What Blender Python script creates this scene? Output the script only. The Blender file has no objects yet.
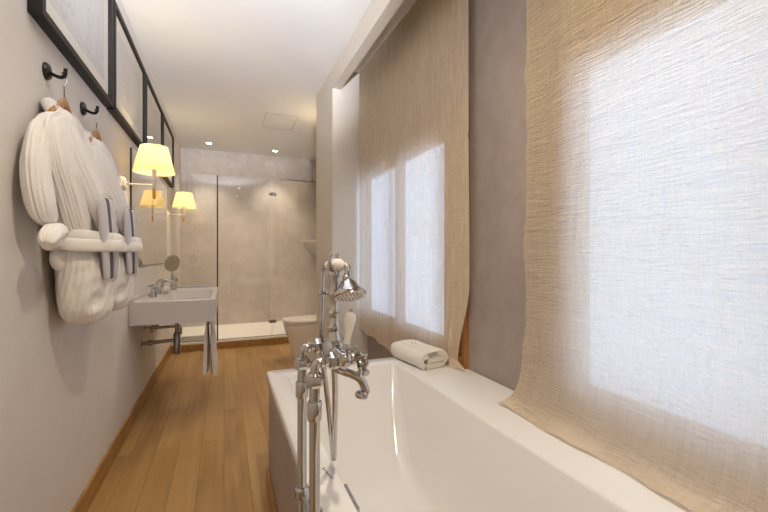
import bpy, bmesh, math, random
from mathutils import Vector, Matrix, noise
random.seed(7)
PI = math.pi
SC = bpy.context.scene
COL = SC.collection
V = Vector

# ------------------------------------------------------------------ materials
def rgb(r, g, b):
    f = lambda c: (c / 255 / 12.92) if c / 255 <= .04045 else ((c / 255 + .055) / 1.055) ** 2.4
    return (f(r), f(g), f(b), 1)

class NT:
    def __init__(s, name):
        s.m = bpy.data.materials.new(name); s.m.use_nodes = True
        s.t = s.m.node_tree; s.t.nodes.clear()
        s.out = s.n('ShaderNodeOutputMaterial')
    def n(s, ty, **kw):
        nd = s.t.nodes.new(ty)
        for k, v in kw.items():
            if k.startswith('i_'):
                k = k[2:]
                nd.inputs[int(k) if k.isdigit() else k.replace('_', ' ')].default_value = v
            else: setattr(nd, k, v)
        return nd
    def l(s, a, b): s.t.links.new(a, b)
    def coord(s, scale=(1, 1, 1), rot=(0, 0, 0), kind='Object'):
        c = s.n('ShaderNodeTexCoord'); mp = s.n('ShaderNodeMapping')
        mp.inputs['Scale'].default_value = scale; mp.inputs['Rotation'].default_value = rot
        s.l(c.outputs[kind], mp.inputs['Vector']); return mp.outputs['Vector']
    def noise(s, vec, scale, detail=4, rough=.55):
        n = s.n('ShaderNodeTexNoise', i_Scale=scale, i_Detail=detail, i_Roughness=rough)
        s.l(vec, n.inputs['Vector']); return n.outputs['Fac']
    def ramp(s, fac, stops):
        r = s.n('ShaderNodeValToRGB'); e = r.color_ramp.elements
        while len(e) < len(stops): e.new(.5)
        for el, (p, c) in zip(e, stops): el.position = p; el.color = c
        s.l(fac, r.inputs['Fac']); return r.outputs['Color']
    def math(s, op, a, b=None, c=None):
        m = s.n('ShaderNodeMath', operation=op)
        for i, x in enumerate((a, b, c)):
            if x is None: continue
            if isinstance(x, (int, float)): m.inputs[i].default_value = x
            else: s.l(x, m.inputs[i])
        return m.outputs[0]
    def bump(s, h, strength, dist=.01):
        b = s.n('ShaderNodeBump', i_Strength=strength, i_Distance=dist)
        s.l(h, b.inputs['Height']); return b.outputs['Normal']
    def bsdf(s, color, rough=.5, metal=0, normal=None, spec=.5, **kw):
        p = s.n('ShaderNodeBsdfPrincipled', i_Roughness=rough if isinstance(rough, (int, float)) else .5, i_Metallic=metal)
        p.inputs['Specular IOR Level'].default_value = spec
        if isinstance(color, tuple): p.inputs['Base Color'].default_value = color
        else: s.l(color, p.inputs['Base Color'])
        if not isinstance(rough, (int, float)): s.l(rough, p.inputs['Roughness'])
        if normal is not None: s.l(normal, p.inputs['Normal'])
        for k, v in kw.items(): p.inputs[k.replace('_', ' ')].default_value = v
        return p.outputs[0]
    def mix(s, f, a, b):
        m = s.n('ShaderNodeMixShader')
        if isinstance(f, (int, float)): m.inputs[0].default_value = f
        else: s.l(f, m.inputs[0])
        s.l(a, m.inputs[1]); s.l(b, m.inputs[2]); return m.outputs[0]
    def done(s, sh): s.l(sh, s.out.inputs['Surface']); return s.m

def plain(name, color, rough=.5, metal=0, spec=.5, bump=0, bscale=60, **kw):
    t = NT(name); nm = None
    if bump:
        nm = t.bump(t.noise(t.coord(), bscale, 4), bump, .002)
    return t.done(t.bsdf(color, rough, metal, nm, spec, **kw))

def plaster(name, c1, c2, scale=2.5, rough=.75, bump=.15, stretch=(1, 1, 1), fine=.25):
    t = NT(name); v = t.coord(stretch)
    a = t.noise(v, scale, 6, .6); b = t.noise(v, scale * 7, 5, .6)
    f = t.math('ADD', t.math('MULTIPLY', a, 1 - fine), t.math('MULTIPLY', b, fine))
    c = t.ramp(f, [(.36, c1), (.64, c2)])
    return t.done(t.bsdf(c, rough, 0, t.bump(t.noise(v, scale * 16, 5), bump, .003), .3))

def wood(name, dark, light, scale=(1, 1, 1), rough=.4, grain=30):
    t = NT(name); v = t.coord(scale)
    a = t.noise(v, grain, 5, .6)
    c = t.ramp(a, [(.35, dark), (.68, light)])
    return t.done(t.bsdf(c, rough, 0, t.bump(a, .1, .002), .4))

def floor_mat():
    t = NT('oak_planks')
    v = t.coord((1, 1, 1), (0, 0, PI / 2))
    br = t.n('ShaderNodeTexBrick', offset=.37, offset_frequency=2)
    br.inputs['Color1'].default_value = (0, 0, 0, 1); br.inputs['Color2'].default_value = (1, 1, 1, 1)
    br.inputs['Mortar'].default_value = (.5, .5, .5, 1)
    br.inputs['Scale'].default_value = 1; br.inputs['Mortar Size'].default_value = .0012
    br.inputs['Mortar Smooth'].default_value = .1; br.inputs['Bias'].default_value = 0
    br.inputs['Brick Width'].default_value = 1.35; br.inputs['Row Height'].default_value = .128
    t.l(v, br.inputs['Vector'])
    c0 = t.n('ShaderNodeTexCoord')
    # every plank gets its own slice of grain
    sep = t.n('ShaderNodeSeparateColor'); t.l(br.outputs['Color'], sep.inputs[0])
    cmb = t.n('ShaderNodeCombineXYZ'); t.l(t.math('MULTIPLY', sep.outputs[0], 17.3), cmb.inputs[2])
    add = t.n('ShaderNodeVectorMath', operation='ADD')
    mp = t.n('ShaderNodeMapping'); mp.inputs['Scale'].default_value = (13, .55, 1)
    t.l(c0.outputs['Object'], mp.inputs['Vector'])
    t.l(mp.outputs[0], add.inputs[0]); t.l(cmb.outputs[0], add.inputs[1])
    g = t.noise(add.outputs[0], 2.2, 6, .62)
    mp2 = t.n('ShaderNodeMapping'); mp2.inputs['Scale'].default_value = (60, 2.5, 1)
    t.l(c0.outputs['Object'], mp2.inputs['Vector'])
    g2 = t.noise(mp2.outputs[0], 3, 4, .6)
    wv = t.n('ShaderNodeTexWave', wave_type='RINGS', i_Scale=1.1, i_Distortion=5, i_Detail=3)
    t.l(add.outputs[0], wv.inputs['Vector'])
    f = t.math('ADD', t.math('MULTIPLY', g, .42), t.math('MULTIPLY', g2, .28))
    f = t.math('ADD', f, t.math('MULTIPLY', wv.outputs['Fac'], .13))
    f = t.math('ADD', f, t.math('MULTIPLY', sep.outputs[0], .2))
    c = t.ramp(f, [(.22, rgb(138, 103, 60)), (.5, rgb(172, 134, 85)), (.8, rgb(192, 155, 104))])
    mx = t.n('ShaderNodeMixRGB', blend_type='MIX'); t.l(br.outputs['Fac'], mx.inputs[0])
    t.l(c, mx.inputs[1]); mx.inputs[2].default_value = rgb(118, 84, 50)
    h = t.math('SUBTRACT', t.math('MULTIPLY', g2, .3), br.outputs['Fac'])
    return t.done(t.bsdf(mx.outputs[0], .42, 0, t.bump(h, .25, .0015), .4))

def glass_mat(name, tint=(1, 1, 1, 1), refl=1.0, ior=1.45):
    t = NT(name)
    fr = t.n('ShaderNodeFresnel', i_IOR=ior)
    tr = t.n('ShaderNodeBsdfTransparent'); tr.inputs[0].default_value = tint
    gl = t.n('ShaderNodeBsdfGlossy'); gl.inputs['Roughness'].default_value = .0
    geo = t.n('ShaderNodeNewGeometry')
    front = t.math('MULTIPLY', t.math('SUBTRACT', 1, geo.outputs['Backfacing']), refl)
    return t.done(t.mix(t.math('MULTIPLY', fr.outputs[0], front), tr.outputs[0], gl.outputs[0]))

def curtain_mat(name, col, colT, weave=1.0, crinkle=.6, hole=.1, seam_bump=True):
    t = NT(name)
    warp = t.noise(t.coord((1, 150, 5)), 3.0, 3, .6)     # vertical threads
    weft = t.noise(t.coord((1, 5, 190)), 3.0, 3, .6)     # horizontal threads
    slub = t.noise(t.coord((1, 22, 2.2)), 3.0, 3, .6)
    cr = t.noise(t.coord((1, 9, 75), (.12, 0, 0)), 1.6, 5, .6)
    cr2 = t.noise(t.coord((1, 40, 7), (0, 0, 0)), 1.5, 4, .6)
    th = t.math('ADD', t.math('MULTIPLY', warp, .5), t.math('MULTIPLY', weft, .5))
    th2 = t.math('ADD', t.math('MULTIPLY', th, .7), t.math('MULTIPLY', slub, .3))
    c = t.ramp(th2, [(.33, tuple(x * .84 for x in col[:3]) + (1,)), (.66, col)])
    h = t.math('ADD', t.math('MULTIPLY', th, .35), t.math('ADD', t.math('MULTIPLY', cr, 1.0), t.math('MULTIPLY', cr2, .5)))
    nm = t.bump(h, crinkle, .016)
    d = t.n('ShaderNodeBsdfDiffuse'); t.l(c, d.inputs[0]); t.l(nm, d.inputs['Normal'])
    tl = t.n('ShaderNodeBsdfTranslucent'); tl.inputs[0].default_value = colT; t.l(nm, tl.inputs['Normal'])
    tp = t.n('ShaderNodeBsdfTransparent')
    s = t.mix(weave, d.outputs[0], tl.outputs[0])
    mr = t.n('ShaderNodeMapRange', i_From_Min=.62, i_From_Max=.36, i_To_Min=hole * .25, i_To_Max=hole * 1.9)
    t.l(th2, mr.inputs['Value'])
    return t.done(t.mix(mr.outputs[0], s, tp.outputs[0]))

def shade_mat():
    t = NT('pleated_yellow_shade')
    d = t.n('ShaderNodeBsdfDiffuse'); d.inputs[0].default_value = rgb(250, 236, 190)
    tl = t.n('ShaderNodeBsdfTranslucent'); tl.inputs[0].default_value = rgb(250, 230, 172)
    return t.done(t.mix(.36, d.outputs[0], tl.outputs[0]))

def terry(name, col, b=.6, sc=260):
    t = NT(name); v = t.coord()
    n = t.noise(v, sc, 3, .7)
    c = t.ramp(n, [(.3, tuple(x * .9 for x in col[:3]) + (1,)), (.7, col)])
    return t.done(t.bsdf(c, .95, 0, t.bump(n, b, .004), .1, Sheen_Weight=.2))

def emit(name, col, s):
    t = NT(name); e = t.n('ShaderNodeEmission', i_Strength=s); e.inputs[0].default_value = col
    return t.done(e.outputs[0])

M = {}
M['wall_white'] = plaster('white_wall_paint', rgb(222, 216, 213), rgb(226, 221, 218), 3, .8, .05)
M['ceiling'] = plaster('ceiling_paint', rgb(232, 228, 223), rgb(236, 232, 227), 3, .85, .04)
M['concrete'] = plaster('shower_microcement', rgb(194, 183, 174), rgb(220, 211, 203), 1.4, .5, .08, (1, 1, 1), .3)
M['taupe'] = plaster('taupe_plaster', rgb(150, 137, 131), rgb(172, 158, 151), 1.8, .6, .12, (1, 1, .8), .3)
M['tubpanel'] = plaster('tub_panel_plaster', rgb(164, 154, 147), rgb(184, 173, 165), 2.2, .6, .1)
M['cream'] = plaster('cream_wall_paint', rgb(226, 216, 203), rgb(231, 222, 209), 3, .8, .05)
M['floor'] = floor_mat()
M['oak'] = wood('oak_trim', rgb(152, 110, 60), rgb(184, 140, 84), (3, .6, 6), .4, 8)
M['oakwin'] = wood('oak_window', rgb(140, 92, 48), rgb(178, 124, 70), (4, 4, .5), .4, 8)
M['hangerwood'] = wood('hanger_wood', rgb(168, 122, 76), rgb(198, 152, 102), (4, .8, 4), .4, 12)
M['palewood'] = wood('pale_wood', rgb(214, 156, 88), rgb(236, 182, 112), (4, 4, .8), .4, 12)
M['blackwood'] = plain('black_frame', rgb(30, 25, 23), .5, spec=.3, bump=.05)
M['blackmetal'] = plain('black_metal', rgb(14, 14, 15), .35, spec=.5)
M['mat'] = plain('ivory_mat_board', rgb(226, 220, 206), .8)
M['paper'] = plain('grey_paper', rgb(206, 202, 198), .8)
M['ink'] = plain('pencil_ink', rgb(168, 164, 163), .8)
M['chrome'] = plain('chrome', (.52, .515, .51, 1), .07, 1)
M['chromedark'] = plain('satin_chrome', (.40, .39, .38, 1), .2, 1)
M['tub'] = plain('white_acrylic', rgb(229, 226, 226), .12, spec=.5)
M['ceramic'] = plain('white_ceramic', rgb(236, 232, 230), .12, spec=.5)
M['sinkstone'] = plain('white_sink_stone', rgb(208, 203, 204), .35)
M['toilet'] = plain('toilet_ceramic', rgb(244, 237, 229), .2)
M['tray'] = plain('shower_tray_white', rgb(236, 230, 222), .4)
M['mirror'] = plain('mirror_silver', (.68, .68, .67, 1), .01, 1)
M['glass'] = glass_mat('clear_glass', (.98, .975, .97, 1), 3.2)
M['picglass'] = glass_mat('picture_glass', (1, 1, 1, 1), .8)
M['winglass'] = glass_mat('window_glass', (.97, .98, 1, 1), .6)
M['darkprofile'] = plain('dark_profile', rgb(60, 56, 54), .4)
M['curtain_far'] = curtain_mat('linen_curtain_fine', rgb(240, 220, 193), rgb(242, 230, 214), .24, .22, .13)
M['curtain_near'] = curtain_mat('linen_curtain_crinkled', rgb(246, 225, 197), rgb(244, 236, 224), .40, 1.0, .055)
M['shade'] = shade_mat()
M['whitemetal'] = plain('white_metal', rgb(228, 224, 218), .35)
M['robe'] = terry('robe_terry', rgb(248, 244, 242), .18, 300)
M['towel'] = terry('towel_terry', rgb(242, 237, 230), .6, 300)
M['handtowel'] = terry('hand_towel_terry', rgb(226, 220, 216), .5, 260)
M['slipper'] = terry('slipper_fabric', rgb(228, 225, 232), .4, 300)
M['sole'] = plain('slipper_sole', rgb(110, 108, 114), .7)
M['film'] = glass_mat('clear_bag_film', (.96, .96, .97, 1), .7)
M['thread'] = plain('grey_embroidery', rgb(164, 160, 160), .9)
M['bulb'] = emit('bulb_glow', (1, .78, .5, 1), 12)
M['lampface'] = emit('downlight_glow', (1, .86, .68, 1), 40)

# ------------------------------------------------------------------ mesh kit
def catmull(pts, n):
    pts = [V(p) for p in pts]
    P = [pts[0] * 2 - pts[1]] + pts + [pts[-1] * 2 - pts[-2]]
    out = []
    for i in range(len(pts) - 1):
        a, b, c, d = P[i:i + 4]
        for k in range(n):
            t = k / n
            out.append(.5 * ((2 * b) + (c - a) * t + (2 * a - 5 * b + 4 * c - d) * t * t + (3 * b - a - 3 * c + d) * t ** 3))
    out.append(pts[-1]); return out

def interp_rows(rows, n):
    """smooth interpolation of equal-length number rows"""
    k = len(rows[0]); out = []
    for i in range(len(rows) - 1):
        a = rows[max(i - 1, 0)]; b = rows[i]; c = rows[i + 1]; d = rows[min(i + 2, len(rows) - 1)]
        for s in range(n):
            t = s / n
            out.append([.5 * (2 * b[j] + (c[j] - a[j]) * t + (2 * a[j] - 5 * b[j] + 4 * c[j] - d[j]) * t * t + (3 * b[j] - a[j] - 3 * c[j] + d[j]) * t ** 3) for j in range(k)])
    out.append(list(rows[-1])); return out

class MB:
    def __init__(s): s.v = []; s.f = []; s.mi = []; s.sm = []; s.wn = False
    def add(s, vs, fs, smooth=True, mi=0):
        o = len(s.v); s.v += [tuple(v) for v in vs]
        for f in fs: s.f.append([i + o for i in f]); s.mi.append(mi); s.sm.append(smooth)
        return s
    def box(s, x0, x1, y0, y1, z0, z1, bev=0, mi=0, mat=None, seg=2):
        bm = bmesh.new(); bmesh.ops.create_cube(bm, size=1)
        for v in bm.verts:
            v.co = V(((x0 + x1) / 2 + v.co.x * (x1 - x0), (y0 + y1) / 2 + v.co.y * (y1 - y0), (z0 + z1) / 2 + v.co.z * (z1 - z0)))
        if bev: s.wn = True
        if bev: bmesh.ops.bevel(bm, geom=list(bm.edges), offset=bev, segments=seg, profile=.5, affect='EDGES')
        return s.addbm(bm, bool(bev), mi, mat)
    def addbm(s, bm, smooth=True, mi=0, mat=None):
        bm.verts.index_update()
        vs = [(mat @ v.co if mat else v.co) for v in bm.verts]
        s.add(vs, [[v.index for v in f.verts] for f in bm.faces], smooth, mi); bm.free(); return s
    def ball(s, c, r, mi=0, scale=(1, 1, 1), seg=20):
        bm = bmesh.new(); bmesh.ops.create_uvsphere(bm, u_segments=seg, v_segments=seg // 2 + 2, radius=1)
        for v in bm.verts: v.co = V(c) + V((v.co.x * r * scale[0], v.co.y * r * scale[1], v.co.z * r * scale[2]))
        return s.addbm(bm, True, mi)
    def loft(s, rings, closed=True, cap0=True, cap1=True, mi=0, smooth=True):
        n = len(rings[0]); vs = [v for r in rings for v in r]; fs = []
        for i in range(len(rings) - 1):
            for j in range(n if closed else n - 1):
                k = (j + 1) % n
                fs.append([i * n + j, i * n + k, (i + 1) * n + k, (i + 1) * n + j])
        if cap0: fs.append(list(range(n))[::-1])
        if cap1: fs.append([(len(rings) - 1) * n + j for j in range(n)])
        return s.add(vs, fs, smooth, mi)
    def tube(s, pts, r, n=14, mi=0, sm=0, cap=True, flat=None):
        pts = catmull(pts, sm) if sm else [V(p) for p in pts]
        m = len(pts); rs = r if isinstance(r, (list, tuple)) else [r] * m
        if len(rs) != m:
            rr = []
            for i in range(m):
                q = i / (m - 1) * (len(rs) - 1); k = min(int(q), len(rs) - 2); rr.append(rs[k] + (rs[k + 1] - rs[k]) * (q - k))
            rs = rr
        T = [(pts[min(i + 1, m - 1)] - pts[max(i - 1, 0)]).normalized() for i in range(m)]
        up = V((0, 0, 1)) if abs(T[0].z) < .9 else V((1, 0, 0))
        N = (up - T[0] * up.dot(T[0])).normalized(); rings = []
        for i in range(m):
            N = (N - T[i] * N.dot(T[i])).normalized(); B = T[i].cross(N)
            rings.append([pts[i] + (N * math.cos(a) + B * math.sin(a)) * rs[i] for a in (2 * PI * k / n for k in range(n))])
        return s.loft(rings, True, cap, cap, mi)
    def lathe(s, prof, o=(0, 0, 0), axis=(0, 0, 1), n=28, mi=0, cap=True):
        """prof: list of (radius, height along the axis)"""
        ax = V(axis).normalized(); q = V((0, 0, 1)).rotation_difference(ax); o = V(o)
        rings = [[o + q @ V((r * math.cos(a), r * math.sin(a), h)) for a in (2 * PI * k / n for k in range(n))] for r, h in prof]
        return s.loft(rings, True, cap, cap, mi)
    def hexnut(s, o, axis, r, h, mi=0):
        return s.lathe([(r * .9, 0), (r, h * .12), (r, h * .88), (r * .9, h)], o, axis, 6, mi)
    def build(s, name, mats, parent=None, auto=35):
        off = V(parent.location) if parent is not None else V((0, 0, 0))
        me = bpy.data.meshes.new(name); me.from_pydata([tuple(V(v) - off) for v in s.v], [], s.f)
        if not isinstance(mats, (list, tuple)): mats = [mats]
        for m in mats: me.materials.append(M[m])
        for p, mi, sm in zip(me.polygons, s.mi, s.sm): p.material_index = mi; p.use_smooth = sm
        bm = bmesh.new(); bm.from_mesh(me); bmesh.ops.recalc_face_normals(bm, faces=list(bm.faces)); bm.to_mesh(me); bm.free()
        if auto: me.set_sharp_from_angle(angle=math.radians(auto))
        o = bpy.data.objects.new(name, me); COL.objects.link(o)
        if s.wn:
            w = o.modifiers.new('weighted_normals', 'WEIGHTED_NORMAL'); w.keep_sharp = True; w.weight = 100
        if parent is not None:
            o.parent = parent
        return o

def thing(name, label, cat, loc=(0, 0, 0), group=None):
    o = bpy.data.objects.new(name, None); COL.objects.link(o); o.location = loc
    o.empty_display_size = .05
    return tag(o, label, cat, group)
def tag(o, label, cat, group=None):
    o['label'] = label; o['category'] = cat
    if group: o['group'] = group
    return o
def struct(o, label=None):
    o['kind'] = 'structure'
    if label: o['label'] = label
    return o
def box_struct(name, mat, *b, bev=0): return struct(MB().box(*b, bev=bev).build(name, mat))
def dup(root, delta, label, group=None):
    r = root.copy(); COL.objects.link(r); r.location = V(root.location) + V(delta)
    r['label'] = label
    if group: r['group'] = group
    for ch in list(root.children):
        c = ch.copy(); COL.objects.link(c); c.parent = r
        for g in ch.children:
            d = g.copy(); COL.objects.link(d); d.parent = c
    return r

# ------------------------------------------------------------------ room shell
XL, XR, YN, ZC = -.60, 1.18, -1.6, 2.80
ex = XR + .03
YP0, YP1, XP, XN = 3.22, 3.84, .862, 1.45     # pier, niche wall
YS, YB, ZT = 5.30, 6.50, .105                 # shower front, back wall, tray height
box_struct('floor', 'floor', XL - .1, XN + .1, YN - .1, YB + .1, -.1, 0)
box_struct('ceiling', 'ceiling', XL - .1, XN + .1, YN - .1, YB + .1, ZC, ZC + .1)
wl = MB().box(XL - .1, XL, YN, YS, 0, ZC).build('wall_left', 'wall_white'); struct(wl)
box_struct('wall_shower_left', 'concrete', XL - .1, XL, YS, YB, 0, ZC)
box_struct('wall_back', 'concrete', XL - .1, XN + .1, YB, YB + .1, 0, ZC)
box_struct('wall_near', 'wall_white', XL - .1, XN, YN - .1, YN, 0, ZC)
struct(MB().box(XN, XN + .1, YS - .03, YB, 0, ZC).build('wall_shower_right', 'concrete'))
box_struct('wall_shower_front', 'concrete', ex, XN, YS - .06, YS - .031, 0, ZC)
W1 = (1.70, 3.218, .64, 1.97)                  # far window opening (y0, y1, z0, z1)
W2 = (-.45, 1.10, .66, 1.97)
m = MB()

for y0, y1 in ((YN, W2[0]), (W2[1], W1[0]), (W1[1], YP0)): m.box(XR, ex, y0, y1, 0, ZC)
for w in (W1, W2): m.box(XR, ex, w[0], w[1], 0, w[2]).box(XR, ex, w[0], w[1], w[3], ZC)
struct(m.build('wall_right', 'taupe'))
struct(MB().box(XP, ex - .001, YP0, YP1, 0, ZC).build('wall_partition', 'cream'))
box_struct('wall_niche', 'cream', XR, ex, YP1, YS - .03, 0, ZC)
struct(MB().box(XP, .934, YN, YP0, 2.625, ZC).build('trim_1', 'cream'), 'cream bulkhead beam running above the bathtub')
struct(MB().box(XL, XL + .014, YN, YS, 0, .11, bev=.003).build('baseboard_left', 'oak'))
# ceiling access hatch: a flush panel with a shadow gap
hm = MB()
hx0, hx1, hy0, hy1 = .44, .80, 4.52, 5.06
for b in ((hx0, hx0 + .003, hy0, hy1), (hx1 - .003, hx1, hy0, hy1), (hx0, hx1, hy0, hy0 + .003), (hx0, hx1, hy1 - .003, hy1)):
    hm.box(*b, ZC - .0015, ZC + .002)
struct(hm.build('trim_2', 'taupe'), 'thin outline of the access hatch in the ceiling')

def window(name, w, panes):
    y0, y1, z0, z1 = w
    f = MB(); xa, xb = XR - .002, XR + .028
    cols = sorted(panes)
    f.box(xa, xb, y0, cols[0][0], z0, z1); f.box(xa, xb, cols[-1][1], y1, z0, z1)
    for a, b in zip(cols, cols[1:]): f.box(xa, xb, a[1], b[0], z0, z1)
    for a, b in cols:
        f.box(xa, xb, a, b, z0, z0 + .075); f.box(xa, xb, a, b, z1 - .11, z1)
    # casing on the room side
    c = .018
    for b in ((y0 - c, y0 + .01, z0 - .045, z1 + c), (y1 - .01, y1 + c, z0 - .045, z1 + c), (y0, y1, z0 - .045, z0 + .01), (y0, y1, z1 - .01, z1 + c)):
        f.box(XR - .022, XR + .01, b[0], b[1], b[2], b[3], bev=.003)
    o = struct(f.build(name, 'oakwin'))
    for a, b in cols:
        MB().box(XR + .010, XR + .014, a - .005, b + .005, z0 + .07, z1 - .1).build('glass_pane', 'winglass', o)
    return o
window('window_1', W1, [(1.92, 2.495), (2.61, 3.185)])
window('window_2', W2, [(-.33, .30), (.40, .985)])

# ------------------------------------------------------------------ shower zone
struct(MB().box(XL, XR, YS - .03, YS, 0, ZT - .022, bev=.003).build('trim_3', 'oak'), 'oak riser board of the shower step')
tray = MB(); tray.box(XL, XN, YS, YB, 0, ZT - .02).box(XL, XR, YS - .03, YS + .04, ZT - .022, ZT, bev=.004).box(XL, XN, YS + .04, YB, ZT - .02, ZT - .008)
o = tag(tray.build('shower_tray', 'tray'), 'white raised shower tray behind the glass screen', 'shower tray')
yg = YS + .015
sc_ = thing('shower_screen', 'frameless clear glass shower screen with a dark upright, across the far end', 'shower screen', (0, yg, ZT))
GT = 2.20
MB().box(XL + .004, -.085, yg - .004, yg + .004, ZT + .004, GT).build('fixed_panel', 'glass', sc_)
MB().box(-.068, .588, yg - .004, yg + .004, ZT + .004, GT).build('glass_panel', 'glass', sc_)
MB().box(.594, XN - .004, yg - .004, yg + .004, ZT + .012, GT).build('glass_door', 'glass', sc_)
MB().box(-.085, -.068, yg - .012, yg + .012, ZT + .001, GT).build('upright_profile', 'darkprofile', sc_)
MB().box(XL + .004, XN - .004, yg - .008, yg + .008, ZT + .0005, ZT + .010).build('bottom_rail', 'chromedark', sc_)
MB().box(.5885, .5935, yg - .005, yg + .005, ZT + .012, GT).build('edge_seal', 'whitemetal', sc_)
for z in (.30, 2.0):
    h = MB()
    h.box(.55, .582, yg - .018, yg + .018, z - .02, z + .02, bev=.006).box(.602, .65, yg - .018, yg + .018, z - .022, z + .022, bev=.008)
    h.tube([(.592, yg, z - .024), (.592, yg, z + .024)], .009)
    h.build('hinge', 'chrome', sc_)
sh = thing('rain_shower', 'flat rectangular chrome rain shower head on a curved wall arm', 'rain shower', (1.25, 5.9, 2.32))
hp = MB(); hp.box(.77, 1.31, 5.86, 5.94, 2.306, 2.319, bev=.004); hp.build('spray_plate', 'chromedark', sh)
MB().lathe([(.035, 0), (.035, .03), (.022, .05)], (1.245, 5.9, 2.318), n=20).build('swivel', 'chrome', sh)
MB().tube([(1.245, 5.9, 2.36), (1.25, 5.9, 2.46), (1.28, 5.9, 2.53), (1.35, 5.9, 2.56), (XN, 5.9, 2.56)], .012, sm=6).build('arm', 'chrome', sh)
MB().lathe([(.035, 0), (.035, .008), (.02, .015)], (XN, 5.9, 2.56), (-1, 0, 0), 20).build('wall_plate', 'chrome', sh)
cs = MB()
zs = 1.43
pts = [(XN - .001, YB - .001), (XN - .24, YB - .001), (XN - .001, YB - .26)]
lo = [(XN - .001, YB - .001), (XN - .05, YB - .001), (XN - .001, YB - .05)]
cs.loft([[(x, y, zs - .24) for x, y in lo], [(x, y, zs - .03) for x, y in [(XN - .001, YB - .001), (XN - .22, YB - .001), (XN - .001, YB - .24)]], [(x, y, zs - .03) for x, y in pts], [(x, y, zs) for x, y in pts]], smooth=False)
tag(cs.build('corner_shelf', 'concrete'), 'small triangular corner shelf on the shower wall behind the glass', 'shelf')

def folded_stack(name, mat, x0, x1, y0, y1, z, h, layers):
    m = MB(); t = h / layers
    for k in range(layers):
        e = random.uniform(0, .008)
        m.box(x0 + e, x1 - e, y0 + e, y1 - e, z + k * t, z + (k + 1) * t - .001, bev=t * .42, seg=3)
    return m.build(name, mat)
tag(folded_stack('bath_mat', 'towel', -.50, -.14, 5.36, 5.66, ZT + .001, .07, 3), 'folded white bath mat on the shower tray below the sink', 'bath mat')

# ------------------------------------------------------------------ toilet
def dring(xf, xb, yc, hw, z, n=40, p=2.4):
    """D outline: rounded front towards -x, square back"""
    out = []; L = xb - xf; xm = xf + L * .55
    for k in range(n + 1):
        a = PI / 2 + PI * k / n
        ca, sa = math.cos(a), math.sin(a)
        out.append(V((xm + math.copysign(abs(ca) ** (2 / p), ca) * (xm - xf), yc + math.copysign(abs(sa) ** (2 / p), sa) * hw, z)))
    out += [V((xb, yc - hw, z)), V((xb, yc + hw, z))]
    return out
wc = thing('toilet', 'cream back-to-wall toilet with closed lid, half hidden by the partition', 'toilet', (.95, 4.42, 0))
rows = interp_rows([(.735, .13, 0), (.725, .135, .02), (.705, .14, .12), (.665, .16, .25), (.628, .178, .36), (.618, .182, .405), (.622, .180, .412)], 4)
MB().loft([dring(a, XR - .004, 4.42, b, z) for a, b, z in rows]).build('bowl', 'toilet', wc)
MB().loft([dring(.618, 1.09, 4.42, .182, .416), dring(.612, 1.09, 4.42, .186, .42), dring(.612, 1.09, 4.42, .186, .428), dring(.616, 1.09, 4.42, .183, .432)]).build('seat', 'toilet', wc)
MB().loft([dring(.612, 1.095, 4.42, .186, .435), dring(.606, 1.095, 4.42, .19, .44), dring(.606, 1.095, 4.42, .19, .456), dring(.612, 1.095, 4.42, .186, .464), dring(.65, 1.08, 4.42, .15, .467)]).build('lid', 'toilet', wc)
MB().box(1.10, XR - .002, 4.24, 4.60, .415, .80, bev=.015).build('cistern', 'toilet', wc)

# ------------------------------------------------------------------ ceiling downlights
dl0 = None
DL = [(-.20, 6.09, 'recessed round downlight above the shower, left of the two'), (.73, 6.15, 'recessed round downlight above the shower, right of the two'),
      (1.08, 4.35, 'added unseen downlight over the toilet behind the partition'),  # added, unseen: brightens the far end of the room
      (.33, .67, 'recessed round downlight over the bathtub'), (.33, -.75, 'recessed round downlight by the near wall')]
for i, (x, y, lab) in enumerate(DL):
    if i == 0:
        dl0 = thing('downlight', lab, 'ceiling light', (x, y, ZC), 'ceiling downlights')
        MB().lathe([(.030, -.001), (.036, -.005), (.044, -.005), (.046, -.001)], (x, y, ZC), n=32, cap=False).build('trim_ring', 'whitemetal', dl0)
        MB().lathe([(.0, -.003), (.031, -.003)], (x, y, ZC), n=32, cap=False).build('lamp_face', 'lampface', dl0)
        p0 = (x, y)
    else:
        dup(dl0, (x - p0[0], y - p0[1], 0), lab, 'ceiling downlights')

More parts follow.
